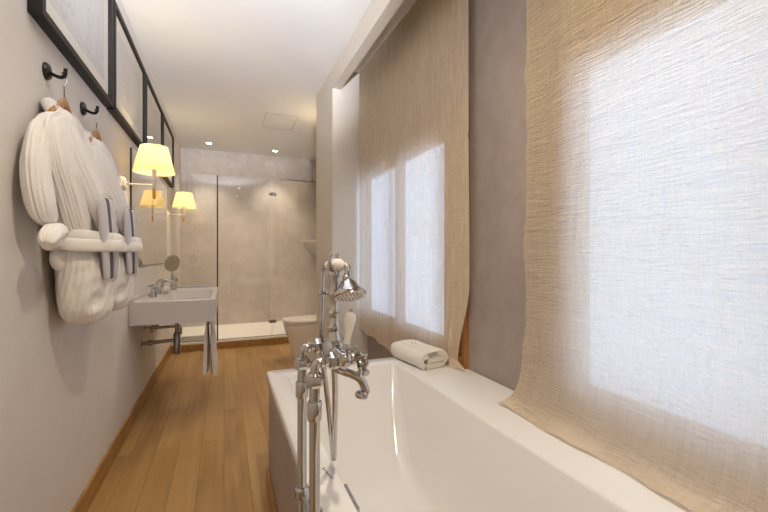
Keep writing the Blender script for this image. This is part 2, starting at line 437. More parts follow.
# ------------------------------------------------------------------ pictures on the left wall
FR = [(1.62, 2.51, 'black framed pale sketch nearest the camera, above the first bathrobe'),
      (2.545, 3.46, 'second black framed sketch along the left wall, lit from below'),
      (3.49, 4.38, 'third black framed picture along the left wall, above the mirror'),
      (4.41, 5.27, 'farthest black framed picture on the left wall, beside the shower')]
def sketch(m, kind, y0, y1, z0, z1, x):
    rnd = random.Random(kind * 11 + 3)
    def stroke(pts, w=.0022):
        pts = catmull([V((x, a, b)) for a, b in pts], 6); up = []
        L, R = [], []
        for i, p in enumerate(pts):
            t = (pts[min(i + 1, len(pts) - 1)] - pts[max(i - 1, 0)]).normalized(); n = V((0, -t.z, t.y)) * w
            L.append(p + n); R.append(p - n)
        m.loft([L, R], closed=False, cap0=False, cap1=False, mi=1)
    Y = lambda u: y0 + (y1 - y0) * u
    Z = lambda u: z0 + (z1 - z0) * u
    for k in range(7):
        u = .15 + .7 * rnd.random(); b = .2 + .4 * rnd.random(); h = .12 + .25 * rnd.random()
        d = rnd.uniform(-.08, .08)
        stroke([(Y(u), Z(b)), (Y(u + d * .5), Z(b + h * .5)), (Y(u + d), Z(b + h))], .0016)
        r = .018 + .02 * rnd.random()
        stroke([(Y(u) + r * math.sin(a), Z(b) - r * 1.5 + r * 1.5 * math.cos(a)) for a in [2 * PI * q / 8 for q in range(9)]], .002)
    stroke([(Y(.05), Z(.08)), (Y(.5), Z(.085)), (Y(.95), Z(.08))], .001)
    stroke([(Y(.93), Z(.06)), (Y(.93), Z(.5)), (Y(.935), Z(.94))], .001)
for k, (y0, y1, lab) in enumerate(FR):
    z0, z1 = 2.0, 2.615; xa, xb = XL + .001, XL + .042; b = .028
    t = thing('picture_frame', lab, 'picture', (XL, (y0 + y1) / 2, z0), 'black framed sketches in a row')
    f = MB()
    f.box(xa, xb, y0, y0 + b, z0, z1, bev=.002).box(xa, xb, y1 - b, y1, z0, z1, bev=.002)
    f.box(xa, xb, y0 + b, y1 - b, z0, z0 + b, bev=.002).box(xa, xb, y0 + b, y1 - b, z1 - b, z1, bev=.002)
    f.build('frame', 'blackwood', t)
    MB().box(xa, xa + .022, y0 + b, y1 - b, z0 + b, z1 - b).build('mat_board', 'mat', t)
    q = .075; pm = MB(); px = xa + .0235
    pm.box(xa + .022, px, y0 + b + q, y1 - b - q, z0 + b + q, z1 - b - q)
    sketch(pm, k, y0 + b + q, y1 - b - q, z0 + b + q, z1 - b - q, px + .0006)
    pm.build('print', ['paper', 'ink'], t)
    MB().box(xb - .012, xb - .010, y0 + b, y1 - b, z0 + b, z1 - b).build('glazing', 'picglass', t)

# ------------------------------------------------------------------ hooks, hangers, robes, slippers
HY = 1.765
def wall_hook(y, lab):
    t = thing('coat_hook', lab, 'hook', (XL, y, 1.86), 'black wall hooks')
    MB().lathe([(.030, 0), (.031, .004), (.026, .012), (.012, .016)], (XL, y, 1.866), (1, 0, 0), 28).build('backplate', 'blackmetal', t)
    MB().tube([(XL + .012, y, 1.862), (XL + .035, y, 1.852), (XL + .048, y, 1.852), (XL + .057, y, 1.862), (XL + .059, y, 1.885)], .0065, sm=6).build('hook', 'blackmetal', t)
    return t
h1 = wall_hook(HY, 'round black wall hook nearest the camera, holding the first bathrobe')

def hanger(y, lab):
    x = -.545
    t = thing('clothes_hanger', lab, 'hanger', (x, y, 1.80), 'wooden hangers')
    m = MB(); rings = []
    for i in range(25):
        u = -1 + 2 * i / 24; yy = y + .125 * u; z = 1.762 - .082 * abs(u) ** 1.1
        hh = .019 * (1 - .35 * abs(u)); tt = .009
        rings.append([V((x + tt * math.cos(a), yy, z + hh * math.sin(a))) for a in (2 * PI * k / 12 for k in range(12))])
    m.loft(rings); m.build('bar', 'hangerwood', t)
    MB().tube([(x, y, 1.765), (x, y, 1.815), (x + .002, y + .012, 1.84), (x, y + .016, 1.862), (x - .003, y + .002, 1.8695), (x - .005, y - .012, 1.862)], .0024, sm=6, n=8).build('wire_hook', 'chrome', t)
    return t
g1 = hanger(HY, 'wooden clothes hanger carrying the bathrobe nearest the camera')

def smooth(a, b, x):
    t = max(0, min(1, (x - a) / (b - a))); return t * t * (3 - 2 * t)
def fbm(p, s): return noise.noise(V(p) * s) + .5 * noise.noise(V(p) * s * 2.1)
def robe(lab):
    t = thing('bathrobe', lab, 'bathrobe', (-.5, 1.8, .92), 'white bathrobes on hooks')
    rows = [(1.722, 1.768, .055, -.545, .018), (1.712, 1.768, .078, -.543, .026), (1.69, 1.77, .115, -.542, .034), (1.655, 1.758, .168, -.545, .040), (1.60, 1.758, .205, -.541, .048), (1.50, 1.775, .218, -.533, .055),
            (1.40, 1.815, .205, -.525, .060), (1.30, 1.845, .182, -.518, .064), (1.25, 1.862, .168, -.515, .064), (1.222, 1.864, .165, -.515, .064)]
    R = interp_rows(rows, 9); n = 150; rings = []
    for z, yc, b, xc, a in R:
        ring = []
        for k in range(n):
            p = 2 * PI * k / n; c, s = math.cos(p), math.sin(p)
            w = 1 - abs(s) * 0
            rib = .0070 * (abs(math.sin(p * 22 + .9 * math.sin(z * 5))) ** .6 - .6) * 1.35 * min(1, b / .12)
            fold = .011 * fbm((c * 1.2, s * 1.2 + 5, z * .9), 2.0) * min(1, b / .15)
            q = 2.5
            cx = math.copysign(abs(c) ** (2 / q), c); sy = math.copysign(abs(s) ** (2 / q), s)
            yy = yc + sy * (b + rib + fold); yv = 1.80 + (1.70 - z) * .36
            cut = .034 * math.exp(-((yy - yv) / .030) ** 2) * smooth(1.36, 1.52, z) if c > 0 else 0
            ring.append(V((max(XL + .006, xc + cx * (a + rib + fold) - cut), yy, z)))
        rings.append(ring)
    MB().loft(rings).build('torso', 'robe', t, auto=80)
    # folded up skirt gathered into a ball below the belt
    rows = [(1.245, 1.862, .162, -.514, .064), (1.215, 1.863, .164, -.512, .067), (1.17, 1.866, .165, -.508, .076), (1.10, 1.868, .156, -.506, .083), (1.03, 1.868, .148, -.505, .083),
            (.975, 1.869, .128, -.505, .076), (.943, 1.87, .095, -.507, .058), (.926, 1.87, .05, -.508, .034), (.920, 1.87, .012, -.508, .010)]
    R = interp_rows(rows, 9); rings = []
    for z, yc, b, xc, a in R:
        ring = []; tt = (1.245 - z) / .32
        for k in range(n):
            p = 2 * PI * k / n; c, s = math.cos(p), math.sin(p)
            tw = p + .9 * tt * tt
            rib = .0055 * (abs(math.sin(tw * 13 + 2 * math.sin(tt * 3 + c))) ** .6 - .6)
            fold = .010 * fbm((c * 1.1 + 3, s * 1.1, z * 1.5), 2.2)
            # rosette hollow where the cloth is tucked in
            d = math.hypot((yc + s * b - 1.775) / .045, (z - 1.02) / .05)
            fold -= .022 * math.exp(-d * d) * (c > 0) + .008 * math.sin(d * 5.5) * math.exp(-d * .55) * (c > 0) * .7
            k2 = min(1, b / .1)
            ring.append(V((max(XL + .006, xc + c * (a + (rib + fold) * k2)), yc + s * (b + (rib + fold) * k2), z)))
        rings.append(ring)
    MB().loft(rings).build('gathered_skirt', 'robe', t, auto=80)
    # sleeves
    def sleeve(path, radii, flat):
        pts = catmull(path, 8); m_ = len(pts); rings = []
        for i, p in enumerate(pts):
            T = (pts[min(i + 1, m_ - 1)] - pts[max(i - 1, 0)]).normalized()
            B = V((1, 0, 0)); N = B.cross(T).normalized(); B = T.cross(N).normalized()
            q = i / (m_ - 1) * (len(radii) - 1); j = min(int(q), len(radii) - 2); r = radii[j] + (radii[j + 1] - radii[j]) * (q - j)
            ring = []
            for k in range(64):
                a = 2 * PI * k / 64
                rr = r * (1 + .12 * (abs(math.sin(a * 9)) ** .6 - .6)) + .008 * fbm((p.x + math.cos(a), p.y * 4 + math.sin(a), p.z * 5), 1.5)
                if i == m_ - 1 or i == 0: rr *= .8
                w = p + N * math.cos(a) * rr + B * math.sin(a) * rr * flat
                w.x = max(w.x, XL + .005); ring.append(w)
            rings.append(ring)
        return MB().loft(rings)
    sleeve([(-.556, 1.70, 1.672), (-.554, 1.635, 1.636), (-.551, 1.575, 1.575), (-.547, 1.545, 1.48), (-.541, 1.54, 1.41), (-.535, 1.55, 1.355), (-.530, 1.575, 1.332), (-.528, 1.60, 1.325)],
           [.018, .034, .050, .057, .058, .054, .044, .032], .6).build('sleeve', 'robe', t, auto=80)
    sleeve([(-.552, 1.86, 1.655), (-.552, 1.92, 1.60), (-.552, 1.955, 1.50), (-.552, 1.955, 1.40), (-.555, 1.95, 1.32), (-.56, 1.945, 1.27)],
           [.024, .038, .044, .046, .042, .038], .5).build('sleeve', 'robe', t, auto=80)
    cf = sleeve([(-.505, 1.62, 1.272), (-.503, 1.58, 1.272), (-.503, 1.54, 1.262), (-.503, 1.505, 1.242), (-.503, 1.488, 1.224)], [.020, .030, .035, .033, .020], .8)
    cf.build('turned_cuff', 'robe', t, auto=80)
    # shawl collar
    def lapel(path, widths, th):
        pts = catmull(path, 9); m_ = len(pts); rings = []
        for i, p in enumerate(pts):
            T = (pts[min(i + 1, m_ - 1)] - pts[max(i - 1, 0)]).normalized()
            nrm = V((1, -.25, .1)); W = nrm.cross(T).normalized(); Nn = T.cross(W).normalized()
            q = i / (m_ - 1) * (len(widths) - 1); j = min(int(q), len(widths) - 2); w = widths[j] + (widths[j + 1] - widths[j]) * (q - j)
            ring = []
            for k in range(48):
                a = 2 * PI * k / 48; c, s = math.cos(a), math.sin(a)
                rib = .0075 * (abs(math.sin(c * 9.5 + .5)) ** .6 - .6) * 1.3 * (1 if s > 0 else .4)
                pos = p + W * c * w + Nn * (math.copysign(abs(s) ** .8, s) * th + rib + .006 * (1 - c * c) * (s > 0))
                pos.x = max(pos.x, XL + .005); ring.append(pos)
            rings.append(ring)
        return MB().loft(rings)
    lapel([(-.590, 1.775, 1.742), (-.584, 1.735, 1.74), (-.565, 1.70, 1.718), (-.528, 1.692, 1.655), (-.492, 1.715, 1.55), (-.460, 1.78, 1.43), (-.440, 1.835, 1.32), (-.436, 1.865, 1.25)],
          [.012, .016, .026, .042, .056, .062, .058, .05], .018).build('collar', 'robe', t, auto=80)
    lapel([(-.585, 1.78, 1.748), (-.572, 1.85, 1.738), (-.555, 1.895, 1.705), (-.532, 1.908, 1.635), (-.515, 1.91, 1.52), (-.497, 1.90, 1.42), (-.480, 1.89, 1.34)],
          [.02, .026, .036, .046, .05, .05, .042], .018).build('collar', 'robe', t, auto=80)
    # belt with its wrap
    m = MB()
    for dz, da, tw in ((0.012, 0, .0), (-.018, .006, .5)):
        rings = []; N = 72
        for k in range(N):
            p = 2 * PI * k / N; c, s = math.cos(p), math.sin(p)
            front = math.exp(-((s + .45) / .38) ** 2) if c > 0 else 0
            cx = max(XL + .012, -.515 + c * (.078 + da + .070 * front)); cy = 1.865 + s * (.186 + da)
            cz = 1.243 + dz + .004 * math.sin(3 * p + tw * 4) - .012 * s
            o = V((c, s * .6, 0)).normalized()
            rings.append([V((cx, cy, cz)) + o * math.cos(a) * .010 + V((0, 0, 1)) * math.sin(a) * .024 for a in (2 * PI * j / 14 for j in range(14))])
        rings.append(rings[0]); m.loft(rings, True, False, False)
    m.ball((-.545, 1.715, 1.185), .03, scale=(.9, .9, 1.5))
    m.build('belt', 'robe', t, auto=80)
    # small embroidered mark on the chest
    e = MB()
    for i, (dy, dz, l) in enumerate(((0, 0, .012), (.004, -.012, .008), (-.003, -.024, .01), (.002, .012, .006))):
        e.tube([(-.4585, 1.83 + dy, 1.45 + dz), (-.4585, 1.83 + dy + l, 1.448 + dz)], .0014, n=6)
    e.build('embroidery', 'thread', t)
    return t
r1 = robe('white ribbed bathrobe nearest the camera, skirt gathered above its belt')

def slippers(lab):
    t = thing('slipper_bag', lab, 'slippers', (-.385, 1.79, 1.10), 'bagged slippers tucked in belts')
    def sl(off, lean):
        def ring(z, w, th, x):
            return [V((-.418 + x + off[0] + math.cos(a) * th, 1.755 + off[1] + lean * (1.41 - z) + math.sin(a) * w, z)) for a in (2 * PI * k / 24 for k in range(24))]
        rows = [(1.412, .006, .003, 0), (1.406, .018, .008, 0), (1.39, .028, .011, 0), (1.34, .035, .013, 0), (1.28, .034, .014, 0), (1.2, .028, .012, 0), (1.14, .022, .011, 0), (1.108, .018, .009, 0), (1.102, .006, .003, 0)]
        return [ring(*r) for r in interp_rows(rows, 4)]
    for off in ((0, -.036), (.012, .034)):
        MB().loft(sl(off, .22)).build('slipper', 'slipper', t)
    a = sl((.004, 0), .22)
    MB().loft([[V((p.x, 1.755 + .22 * (1.41 - p.z) - .002 + (p.y - (1.755 + .22 * (1.41 - p.z))) * .13, p.z)) for p in r] for r in a]).build('sole', 'sole', t)
    rows = [(1.425, .05, .004), (1.40, .066, .017), (1.33, .076, .024), (1.25, .074, .023), (1.16, .068, .022), (1.11, .058, .016), (1.09, .05, .004)]
    rings = []
    for z, w, th in interp_rows(rows, 6):
        rings.append([V((-.412 + math.cos(q) * (th + .004 * fbm((math.cos(q), math.sin(q) * 3, z * 9), 3)), 1.755 + .22 * (1.41 - z) + math.sin(q) * (w + .004 * fbm((math.sin(q) * 3, z * 12, 2), 2)), z)) for q in (2 * PI * k / 40 for k in range(40))])
    MB().loft(rings).build('clear_bag', 'film', t)
    return t
s1 = slippers('grey white slippers in a clear bag tucked in the nearer bathrobe belt')
D2 = (0, .39, 0)
dup(h1, D2, 'round black wall hook holding the second bathrobe, below the picture corner', 'black wall hooks')
dup(g1, D2, 'wooden clothes hanger carrying the second bathrobe, nearer the lamp', 'wooden hangers')
dup(r1, D2, 'white ribbed bathrobe farther from the camera, half hidden behind the first', 'white bathrobes on hooks')
dup(s1, D2, 'grey white slippers in a clear bag tucked in the farther bathrobe belt', 'bagged slippers tucked in belts')

# ------------------------------------------------------------------ sconces
def sconce(y, lab):
    x = -.425; z = 1.652
    t = thing('wall_sconce', lab, 'wall lamp', (XL, y, z), 'yellow shaded wall sconces')
    MB().lathe([(.042, 0), (.042, .008), (.036, .016), (.012, .02)], (XL, y, z), (1, 0, 0), 32).build('wall_plate', 'whitemetal', t)
    MB().tube([(XL + .018, y, z), (x, y, z)], .006).build('arm', 'whitemetal', t)
    MB().lathe([(.0085, -.02), (.0095, .0), (.011, .06), (.0135, .085), (.0165, .09), (.0165, .125), (.01, .127)], (x, y, z), n=20).build('stem', 'whitemetal', t)
    MB().lathe([(.006, -.088), (.0095, -.084), (.0105, -.05), (.009, -.02)], (x, y, z), n=18).build('wooden_pull', 'palewood', t)
    MB().lathe([(.004, .127), (.012, .135), (.02, .16), (.018, .18), (.004, .192)], (x, y, z), n=18).build('bulb', 'bulb', t)
    n = 180; rings = []
    for u in [i / 8 for i in range(9)]:
        r = .121 - .043 * u; zz = z + .083 + .172 * u
        rings.append([V((x + (r + .0024 * math.cos(q * 48)) * math.cos(q), y + (r + .0024 * math.cos(q * 48)) * math.sin(q), zz)) for q in (2 * PI * k / 360 for k in range(360))])
    sh_ = MB().loft(rings, True, False, False).build('lamp_shade', 'shade', t, auto=0)
    w = MB()
    for k in range(3):
        q = 2 * PI * k / 3 + .4
        w.tube([(x, y, z + .128), (x + .117 * math.cos(q), y + .117 * math.sin(q), z + .09)], .0018, n=6)
    w.build('shade_carrier', 'whitemetal', t)
    return t
sconce(2.92, 'wall sconce with pleated yellow shade, nearer one left of the mirror')
sconce(4.98, 'wall sconce with pleated yellow shade, farther one beside the shower glass')

# ------------------------------------------------------------------ mirror
mt = thing('wall_mirror', 'large frameless mirror on the left wall above the sink', 'mirror', (XL, 3.98, 1.10))
MB().box(XL + .0005, XL + .012, 3.12, 4.84, 1.11, 1.935).build('backing', 'darkprofile', mt)
MB().box(XL + .012, XL + .016, 3.12, 4.84, 1.11, 1.935, bev=.0015).build('mirror_glass', 'mirror', mt)

# ------------------------------------------------------------------ sink
SX, SY0, SY1, SZ0, SZ1 = -.055, 3.07, 4.22, .71, .87
sk = thing('wall_sink', 'long white rectangular wall hung sink below the mirror', 'sink', (XL, 3.6, SZ0))
def rrect(x0, x1, y0, y1, r, z, n=6):
    out = []
    for cx, cy, a0 in ((x1 - r, y1 - r, 0), (x0 + r, y1 - r, PI / 2), (x0 + r, y0 + r, PI), (x1 - r, y0 + r, 1.5 * PI)):
        for k in range(n + 1):
            a = a0 + PI / 2 * k / n; out.append(V((cx + r * math.cos(a), cy + r * math.sin(a), z)))
    return out
x0 = XL + .001
MB().loft([rrect(x0, SX, SY0, SY1, .006, SZ0), rrect(x0, SX, SY0, SY1, .006, SZ1 - .004), rrect(x0 + .003, SX - .004, SY0 + .004, SY1 - .004, .006, SZ1),
           rrect(-.43, SX - .035, SY0 + .045, 3.86, .03, SZ1), rrect(-.427, SX - .038, SY0 + .048, 3.857, .03, SZ1 - .006), rrect(-.40, SX - .055, SY0 + .08, 3.82, .04, SZ1 - .095), rrect(-.36, SX - .09, SY0 + .12, 3.76, .04, SZ1 - .105)]).build('basin', 'sinkstone', sk)
MB().box(x0, x0 + .03, SY0, SY1, SZ1 - .002, SZ1 + .028, bev=.004).build('upstand', 'sinkstone', sk)
MB().box(x0 + .03, SX - .055, SY1 - .03, SY1, SZ1 - .002, SZ1 + .02, bev=.003).build('end_upstand', 'sinkstone', sk)
bt = MB(); bx, by = -.352, 3.52
bt.tube([(bx, by, SZ0 + .01), (bx, by, .56)], .016); bt.lathe([(.02, 0), (.027, .004), (.027, .165), (.02, .175)], (bx, by, .39), n=24)
bt.tube([(bx, by, .505), (-.52, by, .497), (XL + .002, by, .495)], .0145); bt.lathe([(.038, 0), (.036, .006), (.02, .012)], (XL, by, .495), (1, 0, 0), 24)
bt.lathe([(.022, 0), (.022, .03)], (XL + .045, by, .495), (1, 0, 0), 16)
bt.build('bottle_trap', 'chromedark', sk)
for y in (3.62, 3.86):
    v = MB(); v.lathe([(.022, 0), (.02, .008), (.01, .012), (.01, .05), (.015, .052), (.015, .085)], (XL, y, .60), (1, 0, 0), 18); v.tube([(XL + .06, y, .60), (XL + .06, y, .68), (XL + .075, y, SZ0 + .005)], .006, sm=4)
    v.lathe([(.012, 0), (.014, .01), (.012, .03)], (XL + .06, y, .59), (0, 0, -1), 12); v.build('supply_valve', 'chrome', sk)
wp = MB(); wp.tube([(XL + .001, 4.2, .50), (-.42, 4.2, .505), (-.395, 4.2, .50), (-.39, 4.2, .48), (-.39, 4.2, .42)], .015); wp.lathe([(.034, 0), (.03, .008), (.018, .014)], (XL, 4.2, .50), (1, 0, 0), 20)
wp.build('overflow_pipe', 'chromedark', sk)
tr = MB(); tr.tube([(-.107, 3.16, SZ0), (-.107, 3.16, .675), (-.107, 3.58, .675), (-.107, 3.58, SZ0)], .007); tr.build('towel_bar', 'chromedark', sk)

# three piece basin tap
tp = thing('basin_tap', 'chrome three piece basin tap with cross handles on the sink', 'tap', (-.51, 3.55, SZ1))
def cross_handle(m, o, axis, L=.03, r=.006):
    o = V(o); ax = V(axis).normalized(); q = V((0, 0, 1)).rotation_difference(ax)
    for k in range(4):
        d = q @ V((math.cos(PI / 2 * k + .5), math.sin(PI / 2 * k + .5), 0))
        m.lathe([(r * .75, 0), (r * .7, L * .45), (r * 1.0, L * .8), (r * 1.25, L * .97), (r * .9, L * 1.05)], o, d, 12)
    m.lathe([(r * 1.7, -r * 1.2), (r * 1.9, 0), (r * 1.7, r * 1.2), (r * .8, r * 1.9)], o, axis, 16)
for y in (3.38, 3.86):
    m = MB(); m.lathe([(.030, 0), (.030, .006), (.024, .016), (.020, .034), (.014, .05), (.012, .066), (.016, .07), (.012, .078)], (-.50, y, SZ1), n=24)
    cross_handle(m, (-.50, y, SZ1 + .085), (0, 0, 1), .034, .0075); m.build('tap_handle', 'chrome', tp)
m = MB(); m.lathe([(.028, 0), (.028, .006), (.02, .02), (.016, .05), (.018, .06), (.014, .065)], (-.50, 3.60, SZ1), n=24)
m.tube([(-.50, 3.60, SZ1 + .05), (-.50, 3.60, SZ1 + .09), (-.47, 3.60, SZ1 + .115), (-.41, 3.60, SZ1 + .105), (-.37, 3.60, SZ1 + .075), (-.362, 3.60, SZ1 + .05)], [.013, .013, .0125, .012, .0115, .012], sm=6)
m.build('spout', 'chrome', tp)
wc_ = MB(); rr_ = []
for i in range(13):
    u = -1 + i / 6; rr_.append([V((-.455 + .032 * (1 - u ** 6 * .7) * math.cos(a), 3.72 + .07 * u, SZ1 + .030 + .028 * (1 - u ** 6 * .7) * math.sin(a))) for a in (2 * PI * k / 20 for k in range(20))])
wc_.loft(rr_)
tag(wc_.build('face_cloth', 'towel'), 'small white rolled face cloth lying behind the tap on the sink', 'cloth')
mm = thing('magnifying_mirror', 'round chrome magnifying mirror on a stand at the far sink deck', 'mirror', (-.44, 4.02, SZ1))
m = MB(); m.lathe([(.045, 0), (.045, .006), (.02, .012), (.013, .03), (.011, .12), (.014, .125), (.008, .14), (.006, .175)], (-.44, 4.02, SZ1), n=24)
m.build('stand', 'chrome', mm)
m = MB(); cross_handle(m, (-.405, 4.005, SZ1 + .095), (1, -.3, 0), .026, .006); m.tube([(-.44, 4.02, SZ1 + .095), (-.405, 4.005, SZ1 + .095)], .007); m.build('joint_handle', 'chrome', mm)
md = V((.62, -.74, -.12)).normalized(); mc = V((-.44, 4.02, 1.115))
MB().lathe([(.0, -.006), (.06, -.012), (.074, -.006), (.078, 0), (.074, .005), (.07, .003)], mc, md, 36, cap=False).build('mirror_rim', 'chrome', mm)
MB().lathe([(.0, .0025), (.04, .0015), (.071, .003)], mc, md, 36, cap=False).build('mirror_disc', 'mirror', mm)

# hand towel over the bar under the sink
def hand_towel():
    m = MB(); rings = []
    prof = [(-.096, .29), (-.096, .40), (-.095, .55), (-.094, .64), (-.093, .668), (-.089, .683), (-.085, .687), (-.081, .683), (-.077, .668), (-.074, .64), (-.070, .52), (-.064, .38), (-.060, .272)]
    P = interp_rows(prof, 4); N = 26
    outer, inner = [], []
    for x, z in P:
        a, b = [], []
        for j in range(N + 1):
            u = j / N; y = 3.20 + .33 * u + (.02 * (.68 - z)) * (u - .5)
            side = -1 if x < -.085 else 1
            w = .008 * math.sin(u * 11 + 1.5) * max(0, (.68 - z)) / .4 * side - side * -.004
            wz = z + (.012 * math.sin(u * 4) if z < .35 else 0)
            bulk = min(1, max(0, (.69 - z) / .12)); a.append(V((x - .022 + w + side * (.004 + (.012 if side < 0 else .022) * bulk), y, wz))); b.append(V((x - .022 + w - side * (.0015 + .006 * bulk), y, wz)))
        outer.append(a); inner.append(b)
    rings = [o_ + i_[::-1] for o_, i_ in zip(outer, inner)]
    m.loft(rings); return m.build('hand_towel', 'handtowel', auto=60)
tag(hand_towel(), 'light grey hand towel hanging under the front of the sink', 'towel')

# ------------------------------------------------------------------ bathtub
TX0, TX1, TY0, TY1, TZ = .20, XR - .001, .25, 2.05, .60
tb = thing('bathtub', 'white rectangular built in bathtub with a wide ledge by the windows', 'bathtub', (.6, 1.15, 0))
R_ = lambda a, b, c, d, r, z: rrect(a, b, c, d, r, z, 8)
MB().loft([R_(TX0 + .002, TX1, TY0, TY1, .006, TZ - .045), R_(TX0, TX1, TY0, TY1, .008, TZ - .04), R_(TX0, TX1, TY0, TY1, .008, TZ - .006), R_(TX0 + .006, TX1 - .004, TY0 + .006, TY1 - .006, .008, TZ),
           R_(.283, .880, TY0 + .11, 1.945, .025, TZ), R_(.289, .874, TY0 + .116, 1.938, .028, TZ - .004), R_(.293, .870, TY0 + .122, 1.932, .03, TZ - .012),
           R_(.325, .835, TY0 + .21, 1.80, .06, .40), R_(.352, .803, TY0 + .30, 1.67, .075, .25), R_(.366, .787, TY0 + .345, 1.60, .08, .20), R_(.385, .765, TY0 + .39, 1.54, .085, .175), R_(.43, .72, TY0 + .46, 1.46, .085, .162)],
          cap0=False).build('basin', 'tub', tb, auto=50)
pn = MB(); pn.box(TX0 + .012, TX0 + .03, TY0 + .01, TY1 - .012, 0, TZ - .042).box(TX0 + .03, TX1, TY1 - .03, TY1 - .012, 0, TZ - .042).box(TX0 + .03, TX1, TY0 + .012, TY0 + .03, 0, TZ - .042)
pn.build('side_panel', 'tubpanel', tb)
ov = MB(); ov.box(.296, .306, .885, .995, TZ - .045, TZ - .018, bev=.003); ov.build('overflow_slot', 'chrome', tb)
mk = MB()
for i, (w, l) in enumerate(((.007, .005), (.007, .003), (.005, .006), (.007, .004), (.006, .005), (.007, .003))):
    y = 1.055 - i * .0105
    mk.box(.257 - w / 2 + .0018 * i, .257 + w / 2 + .0018 * i, y - l / 2, y + l / 2, TZ, TZ + .0006)
mk.build('rim_mark', 'darkprofile', tb)
struct(MB().box(TX0 - .002, TX0 + .011, TY0 + .01, TY1 - .004, 0, .11, bev=.003).build('baseboard_tub', 'oak'))

# folded towel on the ledge
def folded_towel():
    path = [(-.045, .036), (.0, .037), (.045, .040), (.070, .046), (.080, .036), (.068, .026), (.03, .0245), (-.02, .0245)]
    m = MB()
    def strip(path, th, y0, y1, amp):
        P = catmull([V((x, 0, z)) for x, z in path], 6); n = len(P)
        out, inn = [], []
        for i, p in enumerate(P):
            T = (P[min(i + 1, n - 1)] - P[max(i - 1, 0)]).normalized(); N = V((-T.z, 0, T.x)); out.append(p + N * th); inn.append(p - N * th)
        sec = out + inn[::-1]; rings = []
        K = 16
        for k in range(K + 1):
            u = k / K; y = y0 + (y1 - y0) * u; e = min(u, 1 - u); s = 1 - .06 * math.exp(-e * 30)
            rings.append([V((p.x * s + .003 * math.sin(u * 7 + p.z * 40), y, .002 + max(0, p.z) * 1.34 * (s) + amp * .003 * math.sin(u * 5 + p.x * 20))) for p in sec])
        m.loft(rings)
    # lower fold then upper fold wrapped over it
    strip([(-.06, .011), (0, .011), (.06, .011), (.082, .016), (.084, .026), (.066, .033), (.02, .033), (-.05, .033)], .0095, -.165, .165, .3)
    strip([(.03, .052), (-.04, .054), (-.085, .048), (-.096, .034), (-.088, .018), (-.075, .010)], .0105, -.168, .168, .5)
    strip([(-.05, .0545), (.02, .056), (.07, .053), (.094, .042), (.095, .028), (.078, .024)], .0105, -.168, .168, .5)
    e = MB()
    return m
fm = folded_towel()
ft = fm.build('folded_towel', 'towel', auto=70)
em = MB()
for k, (dx, dy, l) in enumerate(((-.02, .02, .02), (-.005, .015, .014), (.008, .03, .016), (-.012, .045, .022))):
    em.tube([(dx, dy, .0925), (dx + .010, dy + l, .0925)], .0016, n=6)
ft.location = (.997, 1.905, TZ); ft.rotation_euler = (0, 0, .12); ft.scale = (.86, .92, 1.06)
tag(ft, 'folded white towel lying on the bathtub ledge beside the far curtain', 'towel')
eo = em.build('embroidery', 'thread'); eo.parent = ft

# ------------------------------------------------------------------ curtains
def smooth(a, b, x):
    t = max(0, min(1, (x - a) / (b - a))); return t * t * (3 - 2 * t)
def far_curtain():
    NY, NZ = 150, 170; zt = 2.798; rows = []
    for i in range(NZ + 1):
        v = i / NZ; row = []
        for j in range(NY + 1):
            u = j / NY                                   # 0 far edge .. 1 near edge
            y = 3.20 - 1.58 * u
            zb = .545 - .02 * smooth(0, .2, u) - .045 * smooth(.2, .5, u) + .006 * math.sin(u * 40)
            zb += .125 * smooth(.60, .71, u)             # where it is lifted by the ledge
            z = zt + (zb - zt) * v
            x = 1.100 + .036 * u
            low = smooth(1.4, .55, z)
            x += .0035 * math.sin(u * 34 + .7 * math.sin(z * 2)) * (.12 + .6 * smooth(2.0, .9, z)) + .0010 * math.sin(u * 83 + z)
            x += .006 * fbm((u * 5, z * .8, 1), 1.3)
            d = (u - .505) / .006; x -= .005 * math.exp(-d * d)      # seam
            d = (u - .915) / .012; x -= .010 * math.exp(-d * d) * low
            # lower near corner swings away from the window and kicks out on the ledge
            ne = smooth(.84, 1, u)
            y += .10 * ne * smooth(1.05, .62, z)
            k = smooth(.64, .604, z) * smooth(.76, .84, u)
            x -= .018 * k; y -= .12 * k * ne
            # horizontal crease below the header
            d = (z - 1.80) / .012; x -= .004 * math.exp(-d * d) * smooth(.8, .95, u)
            row.append(V((x, y, z)))
        rows.append(row)
    return MB().loft(rows, closed=False, cap0=False, cap1=False).build('linen_curtain', 'curtain_far', auto=0)
fc = far_curtain()
tag(fc, 'plain beige linen curtain farther away, covering the double window beside the partition', 'curtain', 'beige linen curtains')

